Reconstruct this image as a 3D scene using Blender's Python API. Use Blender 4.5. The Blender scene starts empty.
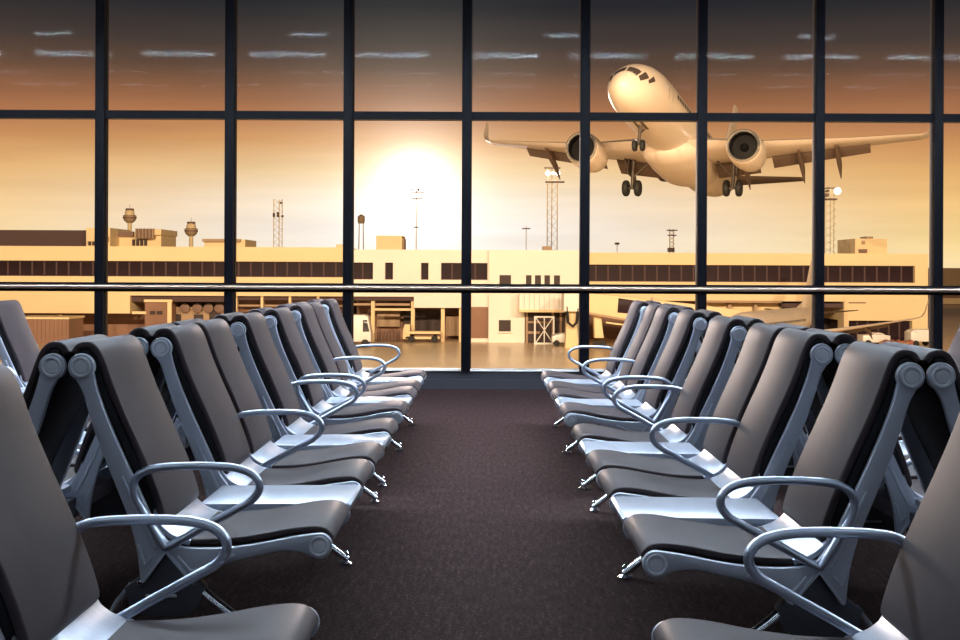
import bpy, bmesh, math, random
from mathutils import Vector, Matrix
random.seed(7)
S = bpy.context.scene
COL = S.collection
F_PX, VPX, VPY, CAM_H = 1330.0, 484.0, 272.0, 1.05

# ------------------------------------------------------------------ camera
cd = bpy.data.cameras.new('camera'); cam = bpy.data.objects.new('camera', cd); COL.objects.link(cam)
cam.location = (0, 0, CAM_H)
cam.rotation_euler = (math.radians(90), math.radians(-0.25), 0)
cd.sensor_width = 36.0; cd.lens = F_PX / 960 * 36.0
cd.shift_x = (480 - VPX) / 960; cd.shift_y = -(320 - VPY) / 960
cd.clip_end = 5000
S.camera = cam

def lin(r, g, b):
    f = lambda c: (c/255/12.92 if c/255 <= .04045 else ((c/255+.055)/1.055)**2.4)
    return (f(r), f(g), f(b), 1)

# ------------------------------------------------------------------ sky
SUN_DIR = Vector((415-VPX, F_PX, VPY-188)).normalized()
w = bpy.data.worlds.new('sunset_sky'); S.world = w; w.use_nodes = True
nt = w.node_tree; nt.nodes.clear()
def N(t, **k):
    n = nt.nodes.new(t)
    for a, b in k.items(): setattr(n, a, b)
    return n
def M_(op, a, b=None, c=None):
    n = N('ShaderNodeMath', operation=op)
    for i, v in enumerate((a, b, c)):
        if v is None: continue
        if isinstance(v, (int, float)): n.inputs[i].default_value = v
        else: nt.links.new(v, n.inputs[i])
    return n.outputs[0]
def ramp(src, stops):
    n = N('ShaderNodeValToRGB'); cr = n.color_ramp; cr.interpolation = 'LINEAR'
    while len(cr.elements) < len(stops): cr.elements.new(0.5)
    for e, (p, c) in zip(cr.elements, stops): e.position = p; e.color = c
    nt.links.new(src, n.inputs[0]); return n.outputs[0]
tc = N('ShaderNodeTexCoord'); sep = N('ShaderNodeSeparateXYZ'); nt.links.new(tc.outputs['Generated'], sep.inputs[0])
X_, Y_, Z_ = sep.outputs
zz = M_('MULTIPLY', Z_, 3.0)                       # ramp position = 3 * sin(elevation)
side = ramp(zz, [(0.0, lin(253,226,165)), (.075, lin(252,212,124)), (.165, lin(244,188,98)), (.25, lin(218,156,92)),
                 (.31, lin(188,128,86)), (.385, lin(150,101,72)), (.44, lin(104,78,62)), (.50, lin(72,61,56)), (.58, lin(42,42,46)), (.8, lin(33,36,44))])
mid = ramp(zz, [(0.0, lin(255,244,226)), (.09, lin(252,243,236)), (.165, lin(252,236,214)), (.225, lin(246,214,165)),
                (.29, lin(222,166,108)), (.345, lin(184,124,82)), (.40, lin(142,98,70)), (.45, lin(98,76,62)), (.51, lin(70,60,56)), (.59, lin(41,42,46)), (.8, lin(33,36,44))])
dx = M_('DIVIDE', M_('SUBTRACT', X_, SUN_DIR.x + .01), .28)
g = M_('EXPONENT', M_('MULTIPLY', M_('MULTIPLY', dx, dx), -1.0))
g = M_('MULTIPLY', g, M_('GREATER_THAN', Y_, 0.0))
mx = N('ShaderNodeMix', data_type='RGBA'); nt.links.new(g, mx.inputs[0]); nt.links.new(side, mx.inputs[6]); nt.links.new(mid, mx.inputs[7])
# thin streaky cloud
mp = N('ShaderNodeMapping'); mp.inputs['Scale'].default_value = (3.0, 3.0, 40.0); nt.links.new(tc.outputs['Generated'], mp.inputs[0])
nz = N('ShaderNodeTexNoise'); nz.inputs['Scale'].default_value = 2.2; nz.inputs['Detail'].default_value = 4; nt.links.new(mp.outputs[0], nz.inputs[0])
cl = M_('MULTIPLY_ADD', nz.outputs[0], .3, .87)
mc = N('ShaderNodeMix', data_type='RGBA', blend_type='MULTIPLY'); mc.inputs[0].default_value = 1
nt.links.new(mx.outputs[2], mc.inputs[6]); nt.links.new(cl, mc.inputs[7])
vd = N('ShaderNodeVectorMath', operation='DOT_PRODUCT'); nt.links.new(tc.outputs['Generated'], vd.inputs[0]); vd.inputs[1].default_value = SUN_DIR
ang = M_('ARCCOSINE', M_('MINIMUM', vd.outputs['Value'], 1.0))
def glow(sig, amp):
    t = M_('DIVIDE', ang, math.radians(sig))
    return M_('MULTIPLY', M_('EXPONENT', M_('MULTIPLY', M_('MULTIPLY', t, t), -1.0)), amp)
gw = M_('ADD', glow(1.0, 4.0), M_('ADD', glow(2.2, .8), glow(4.8, .22)))
gc = N('ShaderNodeMix', data_type='RGBA', blend_type='MULTIPLY'); gc.inputs[0].default_value = 1
nt.links.new(gw, gc.inputs[6]); gc.inputs[7].default_value = (1, .93, .78, 1)
ad = N('ShaderNodeMix', data_type='RGBA', blend_type='ADD'); ad.inputs[0].default_value = 1
nt.links.new(mc.outputs[2], ad.inputs[6]); nt.links.new(gc.outputs[2], ad.inputs[7])
bg = N('ShaderNodeBackground'); nt.links.new(ad.outputs[2], bg.inputs[0]); bg.inputs[1].default_value = 1.0
ow = N('ShaderNodeOutputWorld'); nt.links.new(bg.outputs[0], ow.inputs[0])

# sun behind the far terminal, low over its roof
sl = bpy.data.lights.new('sun', 'SUN'); so = bpy.data.objects.new('sun', sl); COL.objects.link(so)
sl.energy = .33; sl.color = (1, .80, .70); sl.angle = math.radians(5.0)
so.rotation_euler = (-SUN_DIR).to_track_quat('-Z', 'Y').to_euler()

S.view_settings.view_transform = 'Standard'; S.view_settings.look = 'None'
S.view_settings.exposure = 0.0; S.view_settings.gamma = 1.0; S.view_settings.use_curve_mapping = False
S.cycles.use_denoising = True
S.cycles.max_bounces = 8; S.cycles.transparent_max_bounces = 16
S.cycles.sample_clamp_indirect = 6

# ------------------------------------------------------------------ materials
MATS = {}
def mat(name, col, rough=.5, metal=0., spec=.5, coat=0., noise=None, bump=None, emit=None, sheen=0.):
    m = bpy.data.materials.new(name); m.use_nodes = True; t = m.node_tree; b = t.nodes['Principled BSDF']
    c = col if len(col) == 4 else (*col, 1)
    b.inputs['Base Color'].default_value = c; b.inputs['Roughness'].default_value = rough; b.inputs['Metallic'].default_value = metal
    b.inputs['Specular IOR Level'].default_value = spec; b.inputs['Coat Weight'].default_value = coat
    b.inputs['Sheen Weight'].default_value = sheen
    if noise or bump:
        co = t.nodes.new('ShaderNodeTexCoord')
    if noise:
        sc, amt = noise[:2]; st = noise[2] if len(noise) > 2 else (1, 1, 1)
        mp = t.nodes.new('ShaderNodeMapping'); mp.inputs['Scale'].default_value = st; t.links.new(co.outputs['Object'], mp.inputs[0])
        n = t.nodes.new('ShaderNodeTexNoise'); n.inputs['Scale'].default_value = sc; n.inputs['Detail'].default_value = 5
        t.links.new(mp.outputs[0], n.inputs[0])
        r = t.nodes.new('ShaderNodeValToRGB'); r.color_ramp.elements[0].position = .3; r.color_ramp.elements[1].position = .7
        r.color_ramp.elements[0].color = tuple(v*(1-amt) for v in c[:3]) + (1,); r.color_ramp.elements[1].color = tuple(min(1, v*(1+amt)) for v in c[:3]) + (1,)
        t.links.new(n.outputs[0], r.inputs[0]); t.links.new(r.outputs[0], b.inputs['Base Color'])
    if bump:
        n2 = t.nodes.new('ShaderNodeTexNoise'); n2.inputs['Scale'].default_value = bump[0]; t.links.new(co.outputs['Object'], n2.inputs[0])
        bn = t.nodes.new('ShaderNodeBump'); bn.inputs['Strength'].default_value = bump[1]; bn.inputs['Distance'].default_value = bump[2]
        t.links.new(n2.outputs[0], bn.inputs['Height']); t.links.new(bn.outputs[0], b.inputs['Normal'])
    if emit:
        b.inputs['Emission Color'].default_value = (*emit[0], 1); b.inputs['Emission Strength'].default_value = emit[1]
    MATS[name] = m; return m

mat('leather', (.056, .041, .044), .50, spec=.14, coat=.03, sheen=.07, noise=(14, .10), bump=(260, .06, .002))
MATS['leather'].node_tree.nodes['Principled BSDF'].inputs['Coat Roughness'].default_value = .27
mat('black_shell', (.010, .010, .012), .6, spec=.25)
mat('frame', (.52, .57, .67), .36, metal=.2)
mat('frame_light', (.70, .77, .88), .28, metal=.45)
mat('roundel', (.80, .86, .95), .28, metal=.2)
mat('tube', (.58, .66, .80), .30, metal=.8)
mat('steel', (.50, .55, .64), .34, metal=.5, noise=(6, .06, (1, 12, 1)))
mat('pedestal', (.10, .11, .135), .42, metal=.4)
mat('leg', (.66, .70, .76), .2, metal=.95)
mat('chrome', (.85, .87, .9), .08, metal=1)
mat('mullion', (.0045, .005, .008), .5, spec=.10)
mat('rail', (.52, .40, .31), .3, metal=.8)
mat('sill', (.85, .83, .80), .4)
mat('kick', (.030, .030, .040), .5)
mat('wall', (.09, .09, .10), .7, noise=(3, .05))
mat('ceiling', (.10, .10, .115), .8)
mat('lamp_housing', (.5, .5, .52), .4, metal=.5)
mat('lamp', (1, 1, 1), .5, emit=((.74, .86, 1.0), 95.0))
mat('lamp_mid', (1, 1, 1), .5, emit=((.74, .86, 1.0), 22.0))
mat('lamp_dim', (1, 1, 1), .5, emit=((.74, .86, 1.0), 6.5))
# carpet: short loop pile with lighter flecks along the aisle
m = mat('carpet', (.030, .022, .023), .95, spec=.1); t = m.node_tree; b = t.nodes['Principled BSDF']
co = t.nodes.new('ShaderNodeTexCoord'); mp = t.nodes.new('ShaderNodeMapping'); mp.inputs['Scale'].default_value = (55, 9, 1); t.links.new(co.outputs['Object'], mp.inputs[0])
n1 = t.nodes.new('ShaderNodeTexNoise'); n1.inputs['Scale'].default_value = 1; n1.inputs['Detail'].default_value = 6; n1.inputs['Roughness'].default_value = .7; t.links.new(mp.outputs[0], n1.inputs[0])
n2 = t.nodes.new('ShaderNodeTexNoise'); n2.inputs['Scale'].default_value = 90; n2.inputs['Detail'].default_value = 3; t.links.new(co.outputs['Object'], n2.inputs[0])
mm = t.nodes.new('ShaderNodeMath'); mm.operation = 'MULTIPLY'; t.links.new(n1.outputs[0], mm.inputs[0]); t.links.new(n2.outputs[0], mm.inputs[1])
r = t.nodes.new('ShaderNodeValToRGB'); e = r.color_ramp.elements
e[0].position = .12; e[0].color = (.017, .0085, .0085, 1); e[1].position = .45; e[1].color = (.13, .072, .066, 1); x = e.new(.30); x.color = (.046, .026, .025, 1)
t.links.new(mm.outputs[0], r.inputs[0]); t.links.new(r.outputs[0], b.inputs['Base Color'])
bn = t.nodes.new('ShaderNodeBump'); bn.inputs['Strength'].default_value = .5; bn.inputs['Distance'].default_value = .004; t.links.new(n2.outputs[0], bn.inputs['Height']); t.links.new(bn.outputs[0], b.inputs['Normal'])
# window glass
m = bpy.data.materials.new('glass'); m.use_nodes = True; t = m.node_tree; t.nodes.clear()
tr = t.nodes.new('ShaderNodeBsdfTransparent'); tr.inputs[0].default_value = (.97, .97, .97, 1)
gl = t.nodes.new('ShaderNodeBsdfGlossy'); gl.inputs['Roughness'].default_value = .03
fr = t.nodes.new('ShaderNodeFresnel'); fr.inputs['IOR'].default_value = 1.072
ms = t.nodes.new('ShaderNodeMixShader'); out = t.nodes.new('ShaderNodeOutputMaterial')
t.links.new(fr.outputs[0], ms.inputs[0]); t.links.new(tr.outputs[0], ms.inputs[1]); t.links.new(gl.outputs[0], ms.inputs[2]); t.links.new(ms.outputs[0], out.inputs[0])
MATS['glass'] = m
# outdoors
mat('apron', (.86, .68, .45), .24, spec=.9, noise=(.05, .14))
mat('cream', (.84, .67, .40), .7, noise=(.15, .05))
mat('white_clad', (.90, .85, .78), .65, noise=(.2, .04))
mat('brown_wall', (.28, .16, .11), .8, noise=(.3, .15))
mat('dark_roof', (.085, .05, .05), .8)
mat('band_glass', (.026, .014, .018), .35, spec=.08, noise=(.25, .5))
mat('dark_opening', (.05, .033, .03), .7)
mat('tan_metal', (.42, .29, .18), .6)
mat('mast', (.90, .70, .42), .6)
mat('mast_dark', (.20, .12, .09), .6)
mat('flood_lamp', (1, 1, 1), .4, emit=((1, .93, .85), 6.0))
mat('plane_white', (.84, .71, .58), .35, coat=.15, noise=(.35, .05))
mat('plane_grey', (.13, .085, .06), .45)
mat('plane_lip', (.75, .72, .68), .2, metal=.8)
mat('plane_dark', (.006, .005, .005), .6, spec=.2)  # intake duct and fan: the shade inside the engine is put into this colour
mat('tyre', (.012, .012, .012), .7)
mat('gear', (.10, .08, .065), .5, metal=.4)
mat('cockpit_glass', (.03, .03, .035), .1)
mat('windscreen', (.10, .075, .065), .15)
mat('panel_line', (.12, .09, .07), .6)
mat('vehicle_white', (.8, .78, .75), .35)
mat('red_cart', (.35, .11, .07), .6)
mat('orange_load', (.6, .3, .1), .6)
mat('added_flood_case', (.1, .1, .1), .5)

# ------------------------------------------------------------------ mesh tools
class MB:
    def __init__(s): s.v = []; s.f = []
    def add(s, vs, fs):
        o = len(s.v); s.v += [tuple(p) for p in vs]; s.f += [tuple(i+o for i in f) for f in fs]; return s
    def box(s, x0, x1, y0, y1, z0, z1):
        if x0 > x1: x0, x1 = x1, x0
        if z0 > z1: z0, z1 = z1, z0
        return s.add([(x0,y0,z0),(x1,y0,z0),(x1,y1,z0),(x0,y1,z0),(x0,y0,z1),(x1,y0,z1),(x1,y1,z1),(x0,y1,z1)],
                     [(0,3,2,1),(4,5,6,7),(0,1,5,4),(1,2,6,5),(2,3,7,6),(3,0,4,7)])
    def bar(s, p, q, wx, wy=None, up=(0,0,1)):
        wy = wy or wx; p = Vector(p); q = Vector(q); d = (q-p).normalized(); u = Vector(up)
        if abs(d.dot(u)) > .95: u = Vector((1,0,0))
        a = d.cross(u).normalized()*wx/2; c = a.cross(d).normalized()*wy/2
        vs = [e+i*a+j*c for e in (p, q) for i, j in ((-1,-1),(1,-1),(1,1),(-1,1))]
        return s.add(vs, [(3,2,1,0),(4,5,6,7),(0,1,5,4),(1,2,6,5),(2,3,7,6),(3,0,4,7)])
    def tube(s, pts, ra, rb=None, n=8, closed=False, up=(0,1,0), caps=True):
        """sweep an ellipse: ra across the path plane, rb along 'up'"""
        rb = rb or ra; P = [Vector(p) for p in pts]; k = len(P); u = Vector(up); o = len(s.v)
        for i in range(k):
            if closed: d = P[(i+1) % k]-P[i-1]
            else: d = P[min(i+1, k-1)]-P[max(i-1, 0)]
            d.normalize(); uu = u if abs(d.dot(u)) < .97 else Vector((1,0,0))
            a = d.cross(uu).normalized(); c = a.cross(d).normalized()
            Ra = ra[i] if isinstance(ra, (list, tuple)) else ra; Rb = rb[i] if isinstance(rb, (list, tuple)) else rb
            for j in range(n):
                th = 2*math.pi*j/n; s.v.append(tuple(P[i]+a*math.cos(th)*Ra+c*math.sin(th)*Rb))
        for i in range(k if closed else k-1):
            for j in range(n):
                a0 = o+i*n+j; a1 = o+i*n+(j+1) % n; b0 = o+((i+1) % k)*n+j; b1 = o+((i+1) % k)*n+(j+1) % n
                s.f.append((a0, a1, b1, b0))
        if not closed and caps:
            s.f.append(tuple(o+j for j in range(n))[::-1]); s.f.append(tuple(o+(k-1)*n+j for j in range(n)))
        return s
    def lathe(s, prof, n=24, M=None, cap=True):
        """prof: list of (radius, height) around local Z, placed by matrix M"""
        M = M or Matrix.Identity(4); o = len(s.v)
        for r, h in prof:
            for j in range(n):
                th = 2*math.pi*j/n; s.v.append(tuple(M @ Vector((r*math.cos(th), r*math.sin(th), h))))
        for i in range(len(prof)-1):
            for j in range(n):
                s.f.append((o+i*n+j, o+i*n+(j+1) % n, o+(i+1)*n+(j+1) % n, o+(i+1)*n+j))
        if cap:
            s.f.append(tuple(o+j for j in range(n))[::-1]); s.f.append(tuple(o+(len(prof)-1)*n+j for j in range(n)))
        return s
    def profile(s, poly, y0, y1, rnd=.004, steps=2):
        """closed (x,z) outline swept along y with rounded rims"""
        k = len(poly); P = [Vector(p) for p in poly]
        area = sum(P[i].x*P[(i+1) % k].y-P[(i+1) % k].x*P[i].y for i in range(k))
        if area < 0: P.reverse()
        nr = []
        for i in range(k):
            a = (P[i]-P[i-1]).normalized(); c = (P[(i+1) % k]-P[i]).normalized(); d = a+c
            if d.length < 1e-6: d = a
            d.normalize(); nr.append(Vector((-d.y, d.x)))
        sl = []
        for t in range(steps+1):
            th = math.pi/2*t/steps; sl.append((y0+rnd*(1-math.sin(th)), rnd*(1-math.cos(th))))
        sl = sl[::-1] if False else [(y0+rnd*(1-math.cos(math.pi/2*t/steps)), rnd*(1-math.sin(math.pi/2*t/steps))) for t in range(steps+1)]
        sl += [(y1-(yy-y0), off) for yy, off in sl[::-1]]
        o = len(s.v)
        for yy, off in sl:
            for i in range(k): q = P[i]+nr[i]*off; s.v.append((q.x, yy, q.y))
        for t in range(len(sl)-1):
            for i in range(k):
                s.f.append((o+t*k+i, o+t*k+(i+1) % k, o+(t+1)*k+(i+1) % k, o+(t+1)*k+i))
        s.f.append(tuple(o+i for i in range(k))[::-1]); s.f.append(tuple(o+(len(sl)-1)*k+i for i in range(k)))
        return s
    def mesh(s, name, material, smooth=40):
        me = bpy.data.meshes.new(name); me.from_pydata(s.v, [], s.f); me.materials.append(MATS[material])
        bm = bmesh.new(); bm.from_mesh(me)
        bmesh.ops.recalc_face_normals(bm, faces=bm.faces)
        big = [f for f in bm.faces if len(f.verts) > 4]
        if big: bmesh.ops.triangulate(bm, faces=big)
        bm.to_mesh(me); bm.free()
        if smooth:
            me.polygons.foreach_set('use_smooth', [True]*len(me.polygons)); me.set_sharp_from_angle(angle=math.radians(smooth))
        return me

def link(name, data, parent=None, loc=(0,0,0)):
    o = bpy.data.objects.new(name, data); COL.objects.link(o); o.parent = parent; o.location = loc; return o
def part(name, mb, material, parent=None, loc=(0,0,0), smooth=40):
    return link(name, mb.mesh(name, material, smooth), parent, loc)
def tag(o, label=None, cat=None, group=None, kind=None):
    for k, v in (('label', label), ('category', cat), ('group', group), ('kind', kind)):
        if v: o[k] = v
    return o
def thing(name, label, cat, loc=(0,0,0), group=None):
    o = link(name, None, None, loc); o.empty_display_size = .1; return tag(o, label, cat, group)
def copy_tree(o, parent=None):
    c = o.copy(); COL.objects.link(c); c.parent = parent
    for ch in list(o.children): copy_tree(ch, c)
    return c
def spline(pts, n=4, closed=False):
    """Catmull-Rom through 2-D points"""
    P = [Vector(p) for p in pts]; k = len(P); out = []
    for i in range(k if closed else k-1):
        p1 = P[i]; p2 = P[(i+1) % k]
        p0 = P[i-1] if (closed or i > 0) else p1*2-p2
        p3 = P[(i+2) % k] if (closed or i+2 < k) else p2*2-p1
        for j in range(n):
            t = j/n; out.append(.5*((2*p1)+(p2-p0)*t+(2*p0-5*p1+4*p2-p3)*t*t+(3*p1-p0-3*p2+p3)*t**3))
    if not closed: out.append(P[-1])
    return out
def arc(cx, cz, r, a0, a1, n):
    return [(cx+r*math.cos(math.radians(a0+(a1-a0)*i/n)), cz+r*math.sin(math.radians(a0+(a1-a0)*i/n))) for i in range(n+1)]

# ------------------------------------------------------------------ the hall
WY = 11.93                                   # window wall
PPM = F_PX / WY
def wx(px): return (px-VPX)/PPM
def wz(py): return CAM_H+(VPY-py)/PPM
HX0, HX1, HY0, CEIL = -7.2, 7.6, -4.0, 3.60
fl = part('floor', MB().box(HX0, HX1, HY0, WY+.2, -.12, 0), 'carpet'); tag(fl, kind='structure')
ce = part('ceiling', MB().box(HX0, HX1, HY0, WY+.2, CEIL, CEIL+.15), 'ceiling'); tag(ce, kind='structure')
tag(part('wall_left', MB().box(HX0-.15, HX0, HY0, WY+.2, 0, CEIL), 'wall'), kind='structure')
tag(part('wall_right', MB().box(HX1, HX1+.15, HY0, WY+.2, 0, CEIL), 'wall'), kind='structure')
tag(part('wall_back', MB().box(HX0-.15, HX1+.15, HY0-.15, HY0, 0, CEIL), 'wall'), kind='structure')
SILL = wz(371)
tag(part('wall_front', MB().box(HX0, HX1, WY, WY+.2, 0, SILL), 'kick'), kind='structure')
tag(part('trim_1', MB().box(HX0, HX1, WY-.02, WY+.1, SILL, SILL+.018), 'sill'), kind='structure')
tag(part('baseboard_front', MB().box(HX0, HX1, WY-.018, WY, 0, .085), 'kick'), kind='structure')
win = link('window_1', None, None, (0, WY, 0)); tag(win, kind='structure')
mpx = [101-118*i for i in range(4, 0, -1)] + [101, 230, 348, 466, 584, 701, 818, 936] + [936+118*i for i in range(1, 4)]
mxs = [wx(p) for p in mpx]
Z_RAIL, Z_TOP = wz(288.5), wz(116.5)
MW = .082
for i, x in enumerate(mxs):
    part('mullion', MB().profile([(x-MW/2, SILL), (x+MW/2, SILL), (x+MW/2, CEIL), (x-MW/2, CEIL)], -.07, .07, .006), 'mullion', win)
    mb = MB().box(x+MW/2-.004, x+MW/2+.007, -.02, .05, SILL+.02, CEIL-.02)
    part('glazing_bead', mb, 'mullion', win)
for a, c in zip(mxs[:-1], mxs[1:]):
    x0, x1 = a+MW/2, c-MW/2
    for z, h in ((Z_TOP, .072), (Z_RAIL, .082)):
        part('transom', MB().box(x0, x1, -.05, .06, z-h/2, z+h/2), 'mullion', win)
    for z0, z1 in ((SILL+.018, Z_RAIL-.041), (Z_RAIL+.041, Z_TOP-.036), (Z_TOP+.036, CEIL)):
        part('pane', MB().box(x0, x1, .0, .012, z0, z1), 'glass', win, smooth=None)
hr = MB(); hr.tube([(HX0+.02, -.098, Z_RAIL+.004), (HX1-.02, -.098, Z_RAIL+.004)], .021, .021, n=12, up=(0,0,1))
part('guard_rail', hr, 'rail', win)
for x in mxs:
    part('rail_bracket', MB().bar((x, -.09, Z_RAIL), (x, -.045, Z_RAIL), .03), 'mullion', win)

# ceiling strip lights in rows across the hall
for y, dep, L in ((9.75, .14, .40), (8.43, .30, .86), (7.05, .14, .80), (5.90, .14, .80), (2.10, .30, .86), (-2.5, .30, .86)):
    h = MB().box(-L/2-.03, L/2+.03, -dep/2-.02, dep/2+.02, -.03, 0).mesh('housing', 'lamp_housing')
    d = MB().profile([(-L/2, -.042), (L/2, -.042), (L/2, -.030), (-L/2, -.030)], -dep/2, dep/2, .003).mesh('diffuser', 'lamp' if y > 8 else 'lamp_mid' if y > 4 else 'lamp_dim')
    for c in range(-5, 6):
        x = (.83+2.7*c) if y > 9 else .18+1.24*c+(.10 if dep < .2 else 0)
        if not HX0+.6 < x < HX1-.6: continue
        lab = {9.75: 'short white strip light in the sparse ceiling row beside the window wall', 8.43: 'wide white strip light in the second ceiling row from the window wall', 7.05: 'slim white strip light in the third ceiling row from the window wall', 5.90: 'slim white strip light in the fourth ceiling row from the window wall', 2.10: 'wide white strip light on the ceiling above the middle benches', -2.5: 'wide white strip light on the ceiling by the back wall'}[y]
        o = thing('ceiling_light', lab, 'light', (x, y, CEIL), 'ceiling lights, row %d from the window' % (1+(9.75, 8.43, 7.05, 5.90, 2.10, -2.5).index(y)))
        link('housing', h, o); link('diffuser', d, o)

# ------------------------------------------------------------------ bench seating
SW, TW = .48, .37                            # seat and table pitch
BL = 4*SW+2*TW
ys = [-BL/2]
for q in (SW, TW, SW, SW, TW, SW): ys.append(ys[-1]+q)
seat_c = [(ys[0]+ys[1])/2, (ys[2]+ys[3])/2, (ys[3]+ys[4])/2, (ys[5]+ys[6])/2]
table_c = [(ys[1]+ys[2])/2, (ys[4]+ys[5])/2]
CW = .415                                    # cushion width
front = [(-.036, .838), (-.022, .857), (.0, .864), (.022, .860), (.040, .842), (.054, .812), (.068, .772), (.088, .720), (.114, .660), (.146, .590), (.176, .520), (.200, .455), (.214, .405), (.208, .388)]
rear = [(.178, .392), (.158, .44), (.124, .52), (.084, .60), (.046, .68), (.016, .75), (-.008, .79), (-.030, .81)]
fr_s = spline(front, 3); pad_in = []
for i, p in enumerate(fr_s):
    d_ = (fr_s[min(i+1, len(fr_s)-1)]-fr_s[max(i-1, 0)]).normalized(); pad_in.append(p-Vector((-d_.y, d_.x))*.020)
m_back = MB().profile([tuple(p) for p in fr_s]+[tuple(p) for p in pad_in[::-1]], -CW/2, CW/2, .009, 4).mesh('backrest', 'leather', 60)
shell_p = [tuple(p) for p in pad_in[2:]]+rear[:-1]
m_bshell = MB().profile(shell_p, -CW/2+.002, CW/2-.002, .006, 2).mesh('back_shell', 'black_shell', 50)
# seat cushion on a black pan
seat_top = [(.250, .352), (.30, .350), (.38, .354), (.46, .365), (.54, .380), (.60, .386), (.632, .380), (.650, .362), (.652, .350)]
st_s = spline(seat_top, 3); st_in = []
for i, p in enumerate(st_s):
    d_ = (st_s[min(i+1, len(st_s)-1)]-st_s[max(i-1, 0)]).normalized(); st_in.append(p-Vector((-d_.y, d_.x))*.019)
m_seat = MB().profile([tuple(p) for p in st_s]+[tuple(p) for p in st_in[::-1]], -CW/2, CW/2, .009, 4).mesh('seat_cushion', 'leather', 60)
seat_bot = [(.622, .330), (.60, .336), (.54, .332), (.46, .320), (.36, .312), (.26, .314)]
m_pan = MB().profile([tuple(p) for p in st_in]+seat_bot, -CW/2-.004, CW/2+.004, .004, 2).mesh('seat_pan', 'black_shell', 50)
# silver saddle between seat and back
sad_t = spline([(.186, .43), (.200, .395), (.228, .368), (.258, .354), (.28, .349)], 4)
sad_b = [(p.x-.004, p.y-.014) for p in sad_t][::-1]
m_sad = MB().profile([tuple(p) for p in sad_t]+sad_b, -.2145, .2145, .003).mesh('saddle', 'steel')
# side frame: back stem with round head running into the seat rail with round nose
stem_front = spline([(.031, .785), (.042, .74), (.070, .663), (.112, .567), (.150, .485), (.188, .402), (.222, .352)], 3)
rail_top = spline([(.222, .352), (.27, .335), (.36, .334), (.46, .346), (.54, .362), (.60, .371)], 3)
nose = arc(.618, .340, .033, 92, -100, 12)
rail_bot = spline([(.600, .312), (.57, .324), (.52, .327), (.46, .314), (.38, .295), (.32, .268), (.296, .246)], 3)+[Vector((.284, .244)), Vector((.226, .318)), Vector((.219, .318)), Vector((.168, .244))]
stem_back = spline([(.156, .247), (.146, .33), (.124, .41), (.086, .505), (.048, .60), (.022, .675), (.004, .735), (-.014, .768)], 3)
head = arc(0, .80, .0345, 240, -15, 18)
outline = [tuple(p) for p in stem_front]+[tuple(p) for p in rail_top[1:]]+nose+[tuple(p) for p in rail_bot[1:]]+[tuple(p) for p in stem_back]+head
m_side = MB().profile(outline, -.011, .011, .004, 2).mesh('side_frame', 'frame', 35)
MXZ = Matrix.Rotation(math.radians(90), 4, 'X')       # lathe axis along -y
def roundel_mesh():
    mb = MB(); mb.lathe([(.0265, -.0125), (.0275, .0140), (.0255, .0165), (.0215, .0165), (.0190, .0115), (.0175, .0115), (.0155, .0150), (.004, .0158)], 20, MXZ)
    return mb.mesh('roundel', 'roundel', 30)
m_round = roundel_mesh()
m_round2 = bpy.data.meshes.new('roundel'); 
mb = MB(); mb.lathe([(.0265, -.0125), (.0275, .0140), (.0255, .0165), (.0215, .0165), (.0190, .0115), (.0175, .0115), (.0155, .0150), (.004, .0158)], 20, Matrix.Rotation(math.radians(-90), 4, 'X')); m_round2 = mb.mesh('roundel', 'roundel', 30)
# raised ribs: V on the seat rail, ridge on the stem
def rib(side):
    mb = MB(); y = side*.0115
    mb.tube([(.252, y, .312), (.285, y, .276), (.30, y, .276), (.40, y, .316)], .0042, .0035, 6, up=(0,1,0))
    return mb.mesh('rib', 'frame_light')
def ridge(side):
    mb = MB(); y = side*.0115
    mb.tube([(.108, y, .52), (.138, y, .45), (.172, y, .38), (.194, y, .335)], [.003, .006, .007, .005], .004, 6, up=(0,1,0)); mb.tube([(.150, y, .345), (.168, y, .290), (.186, y, .312)], .004, .0035, 6, up=(0,1,0))
    return mb.mesh('ridge', 'frame_light')
def strut(side):
    mb = MB(); y = side*.013
    mb.bar((.222, y, .325), (.290, y, .246), .006, .007, up=(0,1,0)); mb.bar((.222, y, .325), (.162, y, .246), .006, .007, up=(0,1,0))
    return mb.mesh('strut', 'frame_light')
m_strut = {s: strut(s) for s in (-1, 1)}
m_rib = {s: rib(s) for s in (-1, 1)}; m_ridge = {s: ridge(s) for s in (-1, 1)}
# teardrop armrest
arm_pts = spline([(.230, .338), (.31, .383), (.395, .430), (.440, .456), (.461, .484), (.456, .512), (.425, .534), (.36, .545), (.24, .544), (.172, .534), (.140, .508), (.140, .470), (.160, .430), (.190, .380), (.214, .342)], 4, True)
m_arm = MB().tube([(p.x, 0, p.y) for p in arm_pts], .0105, .0165, 10, True).mesh('armrest', 'tube', 60)
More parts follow.
